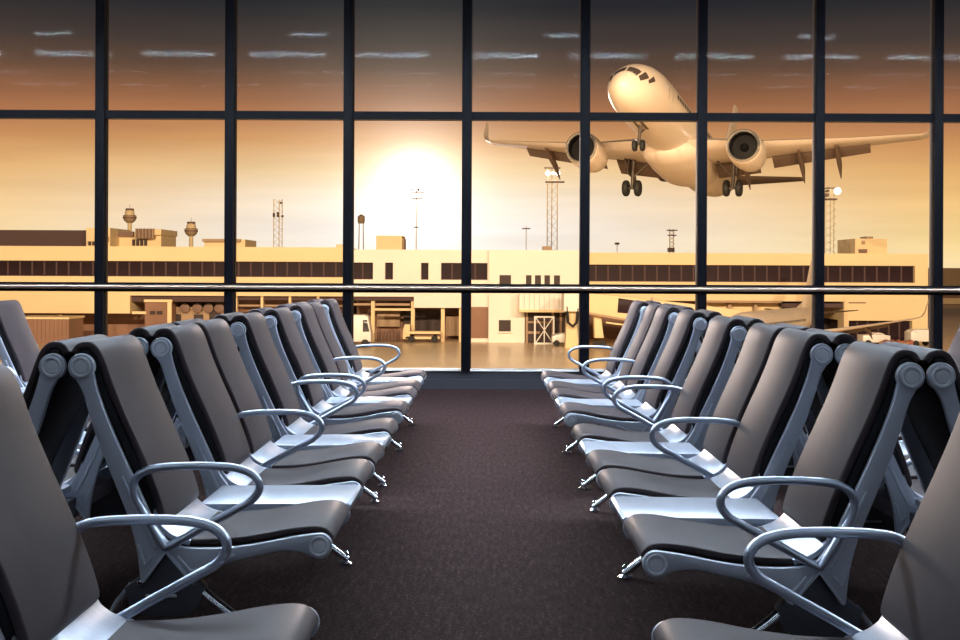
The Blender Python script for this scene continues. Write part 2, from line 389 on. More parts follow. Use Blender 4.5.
# side table
tab = [(.205, .345), (.205, .362), (.60, .366), (.642, .366), (.650, .360), (.632, .318), (.612, .300), (.604, .304), (.622, .336), (.622, .342), (.24, .338)]
m_tab = MB().profile(tab, -TW/2+.014, TW/2-.014, .003).mesh('side_table', 'steel', 30)
m_tabside = MB().profile([(.23, .338), (.60, .342), (.575, .312), (.23, .302)], -TW/2+.016, TW/2-.016, .002).mesh('table_apron', 'frame', 30)
m_beam = MB().profile([(.195, .268), (.265, .268), (.265, .318), (.195, .318)], -BL/2+.03, BL/2-.03, .006).mesh('beam', 'pedestal')
ped = [(.224, .345), (.300, .248), (.318, .225), (.305, .180), (.270, .150), (.160, .150), (.120, .180), (.108, .225), (.140, .248), (.205, .335)]
m_ped = MB().profile(ped, -.022, .022, .005).mesh('pedestal', 'pedestal', 30)
m_leg = {'f': MB().tube([(.285, 0, .232), (.33, 0, .192), (.45, 0, .100), (.556, 0, .020)], .014, .022, 10).mesh('leg', 'leg', 60),
         'r': MB().tube([(.125, 0, .225), (.09, 0, .180), (.045, 0, .10), (.004, 0, .020)], .014, .022, 10).mesh('leg', 'leg', 60)}
m_foot = {'f': MB().lathe([(.024, 0), (.026, .008), (.012, .016), (.010, .044), (.004, .05)], 14, Matrix.Translation((.552, 0, 0))).mesh('foot', 'chrome'),
          'r': MB().lathe([(.024, 0), (.026, .008), (.012, .016), (.010, .044), (.004, .05)], 14, Matrix.Translation((.008, 0, 0))).mesh('foot', 'chrome')}
m_slot = MB().tube([(.165, -.024, .205), (.245, -.024, .205)], .004, .003, 6).mesh('slot_bar', 'frame_light')
m_bolt = MB().lathe([(.008, .0), (.008, .028), (.005, .031)], 10, MXZ).mesh('bolt', 'chrome')

def make_bench():
    root = link('beam_bench', None)
    for yc in seat_c:
        link('seat_pan', m_pan, link('seat_cushion', m_seat, root, (0, yc, 0))); link('back_shell', m_bshell, link('backrest', m_back, root, (0, yc, 0))); link('saddle', m_sad, root, (0, yc, 0))
        for s in (-1, 1):
            f = link('side_frame', m_side, root, (0, yc+s*(SW/2-.014), 0))
            me = m_round if s < 0 else m_round2
            link('roundel', me, f, (0, 0, .80)); link('roundel', me, f, (.618, 0, .340))
            link('rib', m_rib[s], f); link('ridge', m_ridge[s], f); link('strut', m_strut[s], f)
    for y in (ys[0]+.008, 0, ys[6]-.008):
        link('armrest', m_arm, root, (0, y, 0))
    for y in table_c:
        t = link('side_table', m_tab, root, (0, y, 0)); link('table_apron', m_tabside, t)
    link('beam', m_beam, root)
    for y in (-BL/2+.048, 0.0, BL/2-.048):
        p = link('pedestal', m_ped, root, (0, y, 0))
        for q in 'fr': link('leg', m_leg[q], p); link('foot', m_foot[q], p)
        link('slot_bar', m_slot, p)
        link('bolt', m_bolt, p, (.290, .0, .240)); link('bolt', m_bolt, p, (.150, .0, .240))
    return root

XB = 1.04
BG = 'beam benches in the waiting hall'
T_, P_ = "on the control towers' side", "on the flying aeroplane's side"
benches = [   # x of the back hinge line, centre along the hall, facing (+1 towards +x), label
    (-.98, 1.37, 1, 'black bench farthest from the window wall in the aisle row '+T_),
    (-XB, 4.76, 1, 'middle black bench of the aisle row '+T_),
    (-XB, 7.78, 1, 'black bench closest to the window wall in the aisle row '+T_),
    (.98, 1.27, -1, 'black bench farthest from the window wall in the aisle row '+P_),
    (XB, 4.56, -1, 'middle black bench of the aisle row '+P_),
    (XB, 7.71, -1, 'black bench closest to the window wall in the aisle row '+P_),
    (-XB-.075, 4.76, -1, 'bench facing away from the aisle, behind the middle bench '+T_),
    (-XB-.075, 7.78, -1, 'bench facing away from the aisle, behind the window-end bench '+T_),
    (XB+.075, 4.56, 1, 'bench facing away from the aisle, behind the middle bench '+P_),
    (XB+.075, 7.71, 1, 'bench facing away from the aisle, behind the window-end bench '+P_),
    (-2.92, 6.97, 1, 'outer bench beyond the back-to-back row '+T_),
    (3.15, 7.27, -1, 'outer bench beyond the back-to-back row '+P_),
]
proto = make_bench()
for i, (x, y, d, lab) in enumerate(benches):
    o = proto if i == 0 else copy_tree(proto)
    o.location = (x, y, 0); o.rotation_euler.z = 0 if d > 0 else math.pi
    tag(o, lab, 'bench', BG)

# ------------------------------------------------------------------ outdoors
D = 116.0; MP = D/F_PX
def bx(px, d=D): return (px-VPX)*d/F_PX
def bz(py, d=D): return CAM_H+(VPY-py)*d/F_PX
GZ = bz(342)                                  # apron level
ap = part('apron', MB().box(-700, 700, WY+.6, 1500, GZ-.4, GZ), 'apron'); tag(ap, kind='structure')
tag(part('wall_outer', MB().box(HX0-8, HX1+8, WY+.22, WY+.5, GZ, -.13), 'wall'), kind='structure')

def wall(parent, px0, px1, py0, py1, material='cream', y0=0., y1=20., name='wall'):
    d = D+y0                                  # pixel sizes hold at the front face
    z0 = max(GZ, min(bz(py1, d), bz(py1))); z1 = max(bz(py0, d), bz(py0)) if py0 > VPY else bz(py0, d)
    return part(name, MB().box(bx(px0, d), bx(px1, d), d, D+y1, z0, z1), material, parent, smooth=None)
def win_row(parent, px0, px1, py0, py1, n, name='window', material='band_glass', depth=.35):
    wdt = (px1-px0)/n*MP; h = (py1-py0)*MP; fr = .07
    me = MB().box(-wdt/2+fr, wdt/2-fr, 0, .12, -h/2+fr, h/2-fr).mesh(name, material, None)
    mf = MB().box(-wdt/2, wdt/2, .06, .2, -h/2, -h/2+fr).box(-wdt/2, wdt/2, .06, .2, h/2-fr, h/2).box(-wdt/2, -wdt/2+fr, .06, .2, -h/2+fr, h/2-fr).box(wdt/2-fr, wdt/2, .06, .2, -h/2+fr, h/2-fr).mesh('window_frame', 'dark_roof', None)
    for i in range(n):
        x = bx(px0)+wdt*(i+.5); o = link(name, mf, parent, (x, D+depth, (bz(py0)+bz(py1))/2)); o.name = name
        link('window_glass', me, o, (0, .05, 0))

# --- wing on the towers' side
tb = thing('terminal_building', 'long cream terminal wing with a dark ribbon window below the control towers', 'building')
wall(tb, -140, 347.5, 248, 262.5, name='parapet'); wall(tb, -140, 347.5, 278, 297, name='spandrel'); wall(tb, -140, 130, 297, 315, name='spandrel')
wall(tb, -140, 347, 262.5, 278, 'dark_roof', .8, 20, 'band_backing')
win_row(tb, -140, 347.5, 262.5, 278, 40)
wall(tb, -140, 346, 297, 342, 'brown_wall', 5, 20, 'ground_floor_wall'); wall(tb, 344, 347.5, 297, 342, 'cream', .2, 1.2, 'column')  # darker brown of the set-back wall carries the undercroft's shade
wall(tb, 130, 225, 296.9, 303, 'dark_roof', .5, 5, 'soffit_beam'); wall(tb, 132, 146, 313, 315.5, 'cream', .2, 1, 'ledge')
st = wall(tb, 145, 171, 301, 342, 'brown_wall', .4, 5, 'stair_tower'); wall(st, 144, 172, 301, 303.5, 'cream', .1, .4, 'trim'); wall(st, 167.5, 171.5, 303.5, 342, 'cream', .1, .4, 'trim')
for k, px in enumerate((150, 157)): wall(st, px, px+5.5, 312.5, 316, 'dark_opening', .3, .4, 'grille')
lw = wall(tb, 171.5, 226, 309, 342, 'tan_metal', 2.5, 5, 'store_wall')
for a, c, e, f in ((172.5, 181, 316.5, 322.5), (194, 203, 316.5, 322.5), (209.5, 220.5, 312, 321.5)): wall(lw, a, c, e, f, 'dark_opening', 2.3, 2.5, 'window')
for px in (180, 192.5, 204, 215):
    part('duct', MB().lathe([(.36, -.2), (.42, -.1), (.42, .2), (.2, .24)], 14, Matrix.Translation((bx(px), D+2.1, bz(310))) @ MXZ), 'mast_dark', tb)
for px in (236, 262, 290, 318, 344): wall(tb, px-1.2, px+1.2, 297, 342, 'cream', .4, 1.0, 'column')
for px in (12, 60, 100): wall(tb, px-2, px+2, 315, 342, 'brown_wall', .6, 1.4, 'column')
wall(tb, 229, 347, 297, 301, 'dark_roof', .6, 5, 'soffit_beam'); wall(tb, 229, 347, 306, 307.5, 'tan_metal', 1.2, 1.5, 'pipe'); wall(tb, 240, 345, 318, 342, 'tan_metal', 4, 5, 'store_wall')
# rooftop blocks
wall(tb, -140, 89, 232, 248, 'dark_roof', 6, 16, 'roof_hall')
rb = wall(tb, 86, 110, 229.5, 248, 'cream', 5, 12, 'plant_room'); wall(rb, 86, 108, 238.5, 242, 'cream', 4.6, 5, 'canopy')
for k in range(3): wall(rb, 88+4*k, 90.5+4*k, 242, 246, 'dark_opening', 4.8, 5, 'vent')
rb = wall(tb, 107, 161, 234, 248, 'cream', 8, 14, 'plant_room'); wall(rb, 135, 153, 230, 238, 'tan_metal', 7, 8, 'louvre')
for k in range(5): wall(rb, 136+3.4*k, 137.6+3.4*k, 230.2, 237.8, 'mast_dark', 6.8, 7, 'louvre_slat')
for k in range(4): wall(rb, 132+4*k, 134.6+4*k, 241, 245.5, 'dark_opening', 7.8, 8, 'vent')
wall(rb, 153, 161, 230.5, 234, 'cream', 7.5, 14, 'stair_head'); wall(rb, 112, 133, 233, 236, 'mast_dark', 7.6, 8, 'rail')
rb = wall(tb, 204, 245, 240.5, 248, 'cream', 6, 12, 'plant_room'); wall(rb, 202, 240, 240, 241.5, 'tan_metal', 5.6, 6, 'canopy')
wall(tb, 336, 346, 245, 248, 'cream', 4, 6, 'vent_box')
# --- central block
cb = thing('terminal_building', 'white terminal block with separate dark window slots below the setting sun', 'building')
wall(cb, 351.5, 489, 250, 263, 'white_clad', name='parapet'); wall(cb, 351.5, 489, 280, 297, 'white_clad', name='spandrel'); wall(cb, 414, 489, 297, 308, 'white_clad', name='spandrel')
wall(cb, 353, 489, 263, 280, 'dark_roof', .8, 20, 'band_backing')
for a, c, n in ((351.5, 373, 2), (385, 393, 1), (421, 428.5, 1), (441, 463, 2), (463, 487.5, 2)): win_row(cb, a, c, 263, 280, n)
for a, c in ((373, 385), (393, 421), (428.5, 441), (487.5, 490)): wall(cb, a, c, 263, 280, 'white_clad', -.05, .8, 'pier')
rb = wall(cb, 376, 402, 236, 250, 'cream', 5, 10, 'plant_room'); wall(cb, 394, 404, 239, 250, 'tan_metal', 6, 9, 'plant_room')
wall(cb, 357, 463, 297, 342, 'brown_wall', 6, 20, 'ground_floor_wall')  # brown back wall: shade under the overhang is put into its colour
wall(cb, 353, 414, 297, 301, 'dark_roof', .3, 6, 'soffit_beam'); wall(cb, 374, 412, 309, 311, 'cream', .8, 1.2, 'beam_strip'); wall(cb, 353, 410, 304, 306, 'tan_metal', 1.0, 1.5, 'pipe')
for px in (373, 413, 443, 461): wall(cb, px-1.8, px+1.8, 301 if px < 414 else 308, 342, 'cream', .6, 1.4, 'column')
wall(cb, 377, 400, 311, 327, 'tan_metal', 5, 6, 'store_wall'); wall(cb, 404, 440, 313, 334, 'dark_opening', 5.5, 6, 'opening')
wall(cb, 446, 460, 318, 336, 'tan_metal', 4, 6, 'store_wall')
wall(cb, 489, 580, 250, 342, 'white_clad', -.8, 20, 'tower_wall'); wall(cb, 463, 489, 308, 342, 'white_clad', 0, 20, 'ground_floor_wall')
wall(cb, 463, 488, 307, 338, 'brown_wall', -.15, 0, 'cargo_door')
for a, c, e, f in ((499.5, 511, 275, 286), (526, 531.5, 275, 286), (535, 541, 275, 286), (544.5, 550, 275, 286), (554, 560, 275, 286), (499, 511, 320, 331.5)):
    o = wall(cb, a, c, e, f, 'dark_opening', -.85, -.8, 'window'); wall(o, a-.8, c+.8, f, f+1, 'white_clad', -1.1, -.8, 'window_sill')
for k in range(9): wall(cb, 519.5+5*k, 524.2+5*k, 293, 310, 'white_clad', -3.0, -.8, 'cladding_panel')
wall(cb, 519, 565, 309.5, 311, 'cream', -3.1, -.8, 'edge_beam'); wall(cb, 525, 568, 311, 342, 'dark_opening', -.9, -.8, 'opening')  # opening is a flat dark panel with the recess's shade as its colour
for px in (526, 552, 560): wall(cb, px, px+2.2, 311, 342, 'tan_metal', -1.1, -.9, 'door_post')
wall(cb, 527, 552, 321, 322.5, 'tan_metal', -1.0, -.9, 'rail'); wall(cb, 527, 540, 331, 333, 'tan_metal', -1.0, -.9, 'rail')
wall(cb, 563, 580, 293, 308, 'brown_wall', -2.0, -.8, 'rotunda_link')
wall(cb, 543, 551, 246, 250, 'tan_metal', 4, 6, 'vent_box')
# --- wing on the aeroplane's side
rw = thing('terminal_building', 'cream terminal wing with a ribbon window ending above a glazed garage', 'building')
wall(rw, 580, 928, 252, 264, name='parapet'); wall(rw, 580, 928, 281, 300, name='spandrel')
wall(rw, 580, 915, 264, 281, 'dark_roof', .8, 20, 'band_backing'); wall(rw, 915, 928, 264, 281, 'cream', 0, 20, 'pier')
win_row(rw, 584, 915, 264, 281, 27)
wall(rw, 580, 782, 300, 342, 'brown_wall', 6, 20, 'ground_floor_wall'); wall(rw, 705, 782, 300, 342, 'cream', 1.5, 6, 'ground_floor_wall')  # brown set-back wall has the undercroft shade in its colour
wall(rw, 782, 848, 300, 342, 'dark_opening', 8, 20, 'ground_floor_wall')  # near-black back wall: the recess's shade is painted on it
wall(rw, 782, 845, 302, 306, 'dark_roof', .2, 8, 'soffit_beam')
wall(rw, 844, 928, 300, 319, 'cream', 0, 20, 'spandrel'); wall(rw, 844, 849, 319, 342, 'cream', 0, 2, 'column'); wall(rw, 912.5, 928, 319, 342, 'cream', 0, 20, 'column')
wall(rw, 849, 912.5, 319, 342, 'dark_opening', 1.2, 20, 'garage_backing'); win_row(rw, 849, 912.5, 319, 342, 6, 'garage_door', depth=.6)
wall(rw, 849, 866, 300.6, 301.6, 'mast_dark', -.1, 0, 'louvre'); wall(rw, 705, 782, 299.5, 301.5, 'tan_metal', -.3, 1.5, 'edge_beam')
for px in (730, 756, 800, 822): wall(rw, px-1.5, px+1.5, 302, 342, 'tan_metal', .6, 1.4, 'column')
rb = wall(rw, 855, 887, 237, 252, 'cream', 4, 10, 'plant_room'); wall(rb, 866, 873, 234.8, 237, 'tan_metal', 5, 7, 'roof_hatch'); wall(rb, 859, 867, 247.5, 250.5, 'mast_dark', 3.8, 4, 'vent')
wall(rb, 862, 865, 239, 241.5, 'tan_metal', 3.8, 4, 'vent')
# far sheds beyond the end of the wing
fs = thing('far_hangar', 'low hazy brown hangar beyond the end of the ribbon-window wing', 'building', (0, 0, 0))
part('wall', MB().box(bx(925, 260), bx(1120, 260), 260, 290, GZ, bz(288, 260)), 'brown_wall', fs); part('roof', MB().box(bx(924, 260), bx(1121, 260), 259, 291, bz(288, 260), bz(266, 260)), 'tan_metal', fs)
part('stripe', MB().box(bx(925, 260), bx(1120, 260), 259.7, 260, bz(302, 260), bz(296, 260)), 'cream', fs)

# --- control towers
def control_tower(px, base_py, label, d=140):
    s = d/F_PX; z0 = GZ; t = thing('control_tower', label, 'tower', (bx(px, d), d, GZ))
    zz = lambda py: bz(py, d)-GZ
    top = base_py-33
    part('shaft', MB().lathe([(2.3*s, 0), (2.1*s, zz(top+13))], 16), 'cream', t)
    part('gallery', MB().lathe([(3.0*s, zz(top+14.5)), (5.6*s, zz(top+12)), (6.6*s, zz(top+9.5)), (6.6*s, zz(top+7.2)), (5.4*s, zz(top+6.6))], 20), 'tan_metal', t)
    part('cab_glass', MB().lathe([(5.0*s, zz(top+6.7)), (4.4*s, zz(top+3)), (3.6*s, zz(top+1.8))], 20), 'cream', t)
    part('gallery_band', MB().lathe([(6.75*s, zz(top+10)), (6.8*s, zz(top+9)), (6.75*s, zz(top+8.6))], 20), 'mast_dark', t)
    part('cab_roof', MB().lathe([(4.1*s, zz(top+2)), (4.2*s, zz(top+.4)), (3.4*s, zz(top))], 20), 'mast_dark', t)
    part('antenna', MB().bar((0, 0, zz(top)), (0, 0, zz(top-4)), .3*s), 'mast_dark', t)
control_tower(129.5, 243, 'taller control tower with flared cab above the rooftop plant rooms')
control_tower(191, 256, 'shorter control tower with flared cab standing by itself')

# --- masts
def lattice_mast(px, top, label, legs, d=150, lamps=(), heads=(), wpx=2.0, beam=True, matn='mast'):
    s = d/F_PX; t = thing('light_mast', label, 'mast', (bx(px, d), d, GZ)); H = bz(top, d)-GZ
    for k, off in enumerate(legs):
        part('pole', MB().tube([(off*s, (k % 2)*1.0, 0), (off*s, (k % 2)*1.0, H)], .42*s*wpx/2, .42*s*wpx/2, 8), matn, t)
    mb = MB(); zb = bz(256, d)-GZ-2; n = 12
    for q in range(n):
        a, c = zb+(H-zb)*q/n, zb+(H-zb)*(q+1)/n
        x0, x1 = legs[0]*s, legs[-1]*s
        mb.bar((x0, 0, a), (x1, .5, c), .35*s); mb.bar((x1, 0, a), (x0, .5, c), .35*s)
    if len(legs) > 1: part('lattice', mb, matn, t)
    for (x0, x1, py, th) in heads:
        part('crossarm', MB().box(x0*s, x1*s, -.4, .6, bz(py+th, d)-GZ, bz(py, d)-GZ), 'mast_dark', t)
    for (x, py, r, lit) in lamps:
        part('floodlight', MB().lathe([(r*.5*s, -.2), (r*s, .5), (r*s, .8), (r*.7*s, .9)], 12, Matrix.Translation((x*s, -.3, bz(py, d)-GZ)) @ MXZ), 'flood_lamp' if lit else 'mast_dark', t)
    return t
lattice_mast(278, 200, 'triple-pole lattice mast on the roofline between control towers and sun', (-4.5, -.5, 4), lamps=[(4, 204, 1, False)], heads=[(-5, -4, 214, 4), (-1, 0, 213, 5), (3.6, 4.6, 216, 2)])
lattice_mast(416, 190, 'single-pole light mast with crossed heads in front of the sun', (0,), heads=[(-6, 8, 192, .9), (-5, 6, 198.5, .9), (-2.5, 2.5, 227, .9)], lamps=[(-3, 190.5, 1, False), (2.5, 190.5, 1.4, False), (6, 190.5, .8, False)], wpx=2.6)
lattice_mast(552, 168, 'tallest lattice mast with floodlight platforms below the aeroplane wing', (-5, 0, 5), heads=[(-8, 8, 167, 1), (-7, 12, 181, 1.2), (3, 6, 170, 5)], lamps=[(-5, 173.5, 2.2, True), (5, 173.5, 2.2, True), (0, 173.5, 1.6, True)], wpx=2.2)
lattice_mast(526, 226, 'thin short twin-arm mast beside the tallest lattice mast', (0,), heads=[(-4, 4, 228, .8)], wpx=1.6)
lattice_mast(617, 242, 'tiny pole with box head on the ribbon-window wing roofline', (0,), heads=[(-2, 2, 242, 2)], wpx=1.6)
lattice_mast(672, 228, 'short stout lattice mast with small platforms under the landing gear', (-2.5, 2.5), heads=[(-5, 5, 229, .9), (-4, 4, 234, .9), (-4, 2, 247, 4)], wpx=2)
lattice_mast(830, 186, 'lattice floodlight tower with one bright lamp beside the roof plant room', (-7, -3, 0, 6), heads=[(-8, 6, 197, 1.5), (-4, 6, 186, 1), (-7, -2, 192, 3)], lamps=[(5, 190, 3.2, True), (-5, 190, 1.2, False)], wpx=1.8)
wt = thing('water_tower', 'faint elevated water tank on legs near the sun', 'tower', (bx(361, 170), 170, GZ)); s = 170/F_PX
part('tank', MB().lathe([(3*s, bz(224, 170)-GZ), (3.6*s, bz(222, 170)-GZ), (3.6*s, bz(217, 170)-GZ), (1*s, bz(215, 170)-GZ)], 18), 'tan_metal', wt)
for a in (45, 135, 225, 315):
    c_, s_ = math.cos(math.radians(a)), math.sin(math.radians(a)); part('leg', MB().bar((4.6*s*c_, 4.6*s*s_, 0), (2.8*s*c_, 2.8*s*s_, bz(223, 170)-GZ), .5*s), 'tan_metal', wt)

# --- jet bridge
jd = 107.0
jb = thing('jet_bridge', 'cream sloping passenger boarding bridge with a long dark window', 'jet bridge', (bx(600, jd), jd, GZ))
ox, oz = bx(600, jd), GZ
def jp(px, py): return (bx(px, jd)-ox, bz(py, jd)-oz)
def jpoly(name, pts, y0, y1, material, parent=jb): return part(name, MB().profile([jp(*p) for p in pts], y0, y1, .02), material, parent)
jpoly('tunnel', [(584, 292), (700, 304), (740, 309), (740, 333), (690, 329), (584, 311)], 0, 3.2, 'cream')
jpoly('window_strip', [(618.5, 297.5), (664.5, 304), (662, 316), (617.5, 312)], -.06, 0, 'band_glass')
jpoly('floor_beam', [(584, 311), (690, 329), (690, 331), (584, 313.2)], -.12, .1, 'tan_metal')
jpoly('lower_rail', [(606, 321), (650, 327), (650, 328.6), (606, 322.6)], -.2, .0, 'cream')
jpoly('drive_column', [(595, 314), (602, 315), (605, 338), (596, 338)], .8, 2.2, 'cream')
for px in (597, 604): part('drive_wheel', MB().lathe([(.12, -.15), (.28, -.14), (.30, 0), (.28, .14), (.12, .15)], 14, Matrix.Translation((jp(px, 0)[0], .6, .30)) @ MXZ), 'tyre', jb)
jpoly('rotunda_column', [(568, 310), (577, 310), (579, 349), (566, 349)], .6, 2.2, 'cream')
jpoly('rotunda', [(564, 293), (585, 293), (585, 311), (564, 311)], -.2, 3.6, 'white_clad')
for k in range(2): part('hose', MB().tube([(p[0], -.1, p[1]) for p in [jp(*q) for q in ((567, 306), (568, 322), (573, 326), (577, 322), (578, 308))]], .12, .12, 8), 'tyre', jb) if k == 0 else None

# --- stair frame, vehicles
vd_ = 112.0
xf = thing('braced_stair_frame', 'white steel frame with crossed braces standing before the dark doorway', 'frame', (bx(544.5, 113), 113, GZ))
s = 113/F_PX; W2, H = 9.4*s, bz(316, 113)-GZ
for x in (-W2, 0, W2): part('post', MB().bar((x, 0, 0), (x, 0, H), 1.5*s if x else 1.0*s), 'vehicle_white', xf)
for z in (.06, H-.06): part('rail', MB().bar((-W2, 0, z), (W2, 0, z), 1.6*s), 'vehicle_white', xf)
for sx in (-1, 1):
    part('brace', MB().bar((sx*W2, -.05, 0), (0, -.05, H/2), .9*s), 'vehicle_white', xf); part('brace', MB().bar((sx*W2, -.05, H), (0, -.05, H/2), .9*s), 'vehicle_white', xf)
def wheels(parent, L, W, r, xs):
    for x in xs:
        for y in (-W/2, W/2): part('wheel', MB().lathe([(r*.35, -.12), (r*.95, -.12), (r, -.06), (r, .06), (r*.95, .12), (r*.35, .12)], 16, Matrix.Translation((x, y, r)) @ MXZ), 'tyre', parent)
def vehicle(name, label, cat, px, d, L, H, style, matn='vehicle_white', face=1):
    t = thing(name, label, cat, (bx(px, d), d, GZ)); W = 1.8
    if style == 'pickup':
        prof = [(-L/2, .35), (L/2, .35), (L/2, .95), (L*.12, .98), (L*.05, H), (-L*.20, H), (-L*.30, 1.0), (-L/2, .92)]
        gl = [(L*.08, 1.02), (L*.035, H-.1), (-L*.18, H-.1), (-L*.26, 1.02)]
    elif style == 'car':
        prof = [(-L/2, .3), (L/2, .3), (L/2, .8), (L*.32, .95), (L*.12, H), (-L*.25, H), (-L*.42, .95), (-L/2, .85)]
        gl = [(L*.28, .98), (L*.11, H-.08), (-L*.24, H-.08), (-L*.36, .98)]
    else:
        prof = [(-L/2, .45), (L/2, .45), (L/2, 1.2), (L*.40, H*.95), (L*.30, H), (-L/2, H)]
        gl = [(L*.46, 1.25), (L*.38, H*.85), (L*.25, H*.85), (L*.25, 1.25)]
    if face < 0: prof = [(-a, c) for a, c in prof]; gl = [(-a, c) for a, c in gl]
    part('body', MB().profile(prof, -W/2, W/2, .06), matn, t); part('side_window', MB().profile(gl, -W/2-.02, W/2+.02, .01), 'cockpit_glass', t)
    wheels(t, L, W, min(.36, L*.125), (-L*.32, L*.32))
    return t
vehicle('pickup_truck', 'white pickup truck parked before the glazed garage', 'truck', 874, 112, 1.9*1.2, 1.15, 'pickup', face=-1)
vehicle('car', 'small white car half behind the frame before the dark doorway', 'car', 564, 111, 2.0, 1.05, 'car', face=-1)
vehicle('delivery_van', 'white van standing past the loaded cart train', 'van', 921, 112, 2.2, 1.45, 'van', face=-1)
vehicle('van', 'white box van under the overhang beside the white terminal block', 'van', 356, 108, 2.6, 2.6, 'van')
vehicle('estate_car', 'silver car beneath the parked jet wing near the dark recess', 'car', 829, 111, 2.1, .95, 'car')
for k in range(4):
    c = thing('baggage_cart', 'low baggage cart loaded with reddish bags behind the white pickup', 'cart', (bx(884+8.2*k, 108.6), 108.6, GZ), 'baggage cart train')
    part('bed', MB().box(-.3, .3, -.5, .5, .18, .28), 'red_cart', c); wheels(c, .5, .9, .12, (-.2, .2))
    for q in range(3): part('bag', MB().profile([(-.27+.19*q, .28), (-.10+.19*q, .28), (-.11+.19*q, .58+.07*((q+k) % 3)), (-.26+.19*q, .56+.07*((q+k) % 3))], -.4, .4, .03), 'orange_load' if (q+k) % 3 == 0 else 'red_cart', c)
# dollies with gas bottles under the overhang
for k in range(7):
    o = part('drum', MB().lathe([(.11, 0), (.13, .04), (.13, .75), (.10, .9), (.05, .95)], 12), 'mast_dark', None, (bx(378.5+3.4*k), D+.2, GZ)); tag(o, 'dark upright drum in the row under the white terminal overhang', 'drum', 'drums under the overhang')
lt = thing('baggage_loader', 'cream flatbed loader parked between the overhang columns', 'loader', (bx(424), D-.6, GZ))
part('bed', MB().box(-1.6, 1.5, -.8, .8, .75, .95), 'cream', lt); part('chassis', MB().box(-1.5, 1.4, -.7, .7, .3, .5), 'cream', lt); part('cab', MB().profile([(-1.75, .3), (-1.15, .3), (-1.15, 1.55), (-1.6, 1.55), (-1.75, 1.0)], -.7, .7, .04), 'cream', lt); wheels(lt, 3, 1.5, .3, (-1.0, 1.0))
cs = thing('cargo_shed', 'brown corrugated cargo shed with a pale roof edge below the dark hall', 'shed', (bx(42, 110), 110, GZ)); s = 110/F_PX
Hs = bz(321, 110)-GZ
part('wall', MB().box(-27*s, 27*s, 0, 4, 0, Hs), 'brown_wall', cs); part('roof_edge', MB().box(-28*s, 28*s, -.2, 4.2, Hs, Hs+.16), 'cream', cs)
for k in range(13): part('wall_rib', MB().box((-26+4.2*k)*s, (-25.3+4.2*k)*s, -.08, 0, 0, Hs), 'brown_wall', cs)

# ------------------------------------------------------------------ aircraft
def fus_ring(x, r, zc, ry=None, n=28):
    return [(x, (ry or r)*math.cos(2*math.pi*j/n), zc+r*math.sin(2*math.pi*j/n)) for j in range(n)]
def loft(mb, rings, caps=True):
    n = len(rings[0]); o = len(mb.v)
    for r_ in rings: mb.v += [tuple(p) for p in r_]
    for i in range(len(rings)-1):
        for j in range(n): mb.f.append((o+i*n+j, o+i*n+(j+1) % n, o+(i+1)*n+(j+1) % n, o+(i+1)*n+j))
    if caps: mb.f.append(tuple(o+j for j in range(n))[::-1]); mb.f.append(tuple(o+(len(rings)-1)*n+j for j in range(n)))
    return mb
def foil(xle, chord, y, z, th, n=10, vertical=False):
    pts = []
    for i in range(2*n):
        t = i/n if i < n else 2-i/n
        s_ = 1 if i < n else -1
        yt = th*chord*5*(.2969*math.sqrt(max(t, 0))-.126*t-.3516*t*t+.2843*t**3-.1036*t**4)
        if vertical: pts.append((xle-chord*t, y+s_*yt, z))
        else: pts.append((xle-chord*t, y, z+s_*yt))
    return pts
PR = [(16.75, .03, -.62), (16.70, .22, -.62), (16.5, .50, -.60), (16.1, .84, -.54), (15.5, 1.17, -.44), (14.8, 1.44, -.31), (13.9, 1.68, -.17), (12.8, 1.86, -.06), (11.5, 1.95, 0), (9, 1.98, 0), (0, 1.98, 0), (-8, 1.98, 0), (-10.5, 1.90, .08), (-13, 1.66, .32), (-15.5, 1.28, .68), (-18, .82, 1.08), (-20, .42, 1.38), (-21, .14, 1.5)]
def fus_at(x):
    for (xa, ra, za), (xb, rb_, zb) in zip(PR[:-1], PR[1:]):
        if xb <= x <= xa:
            t = (xa-x)/(xa-xb); return ra+(rb_-ra)*t, za+(zb-za)*t
    return 1.98, 0
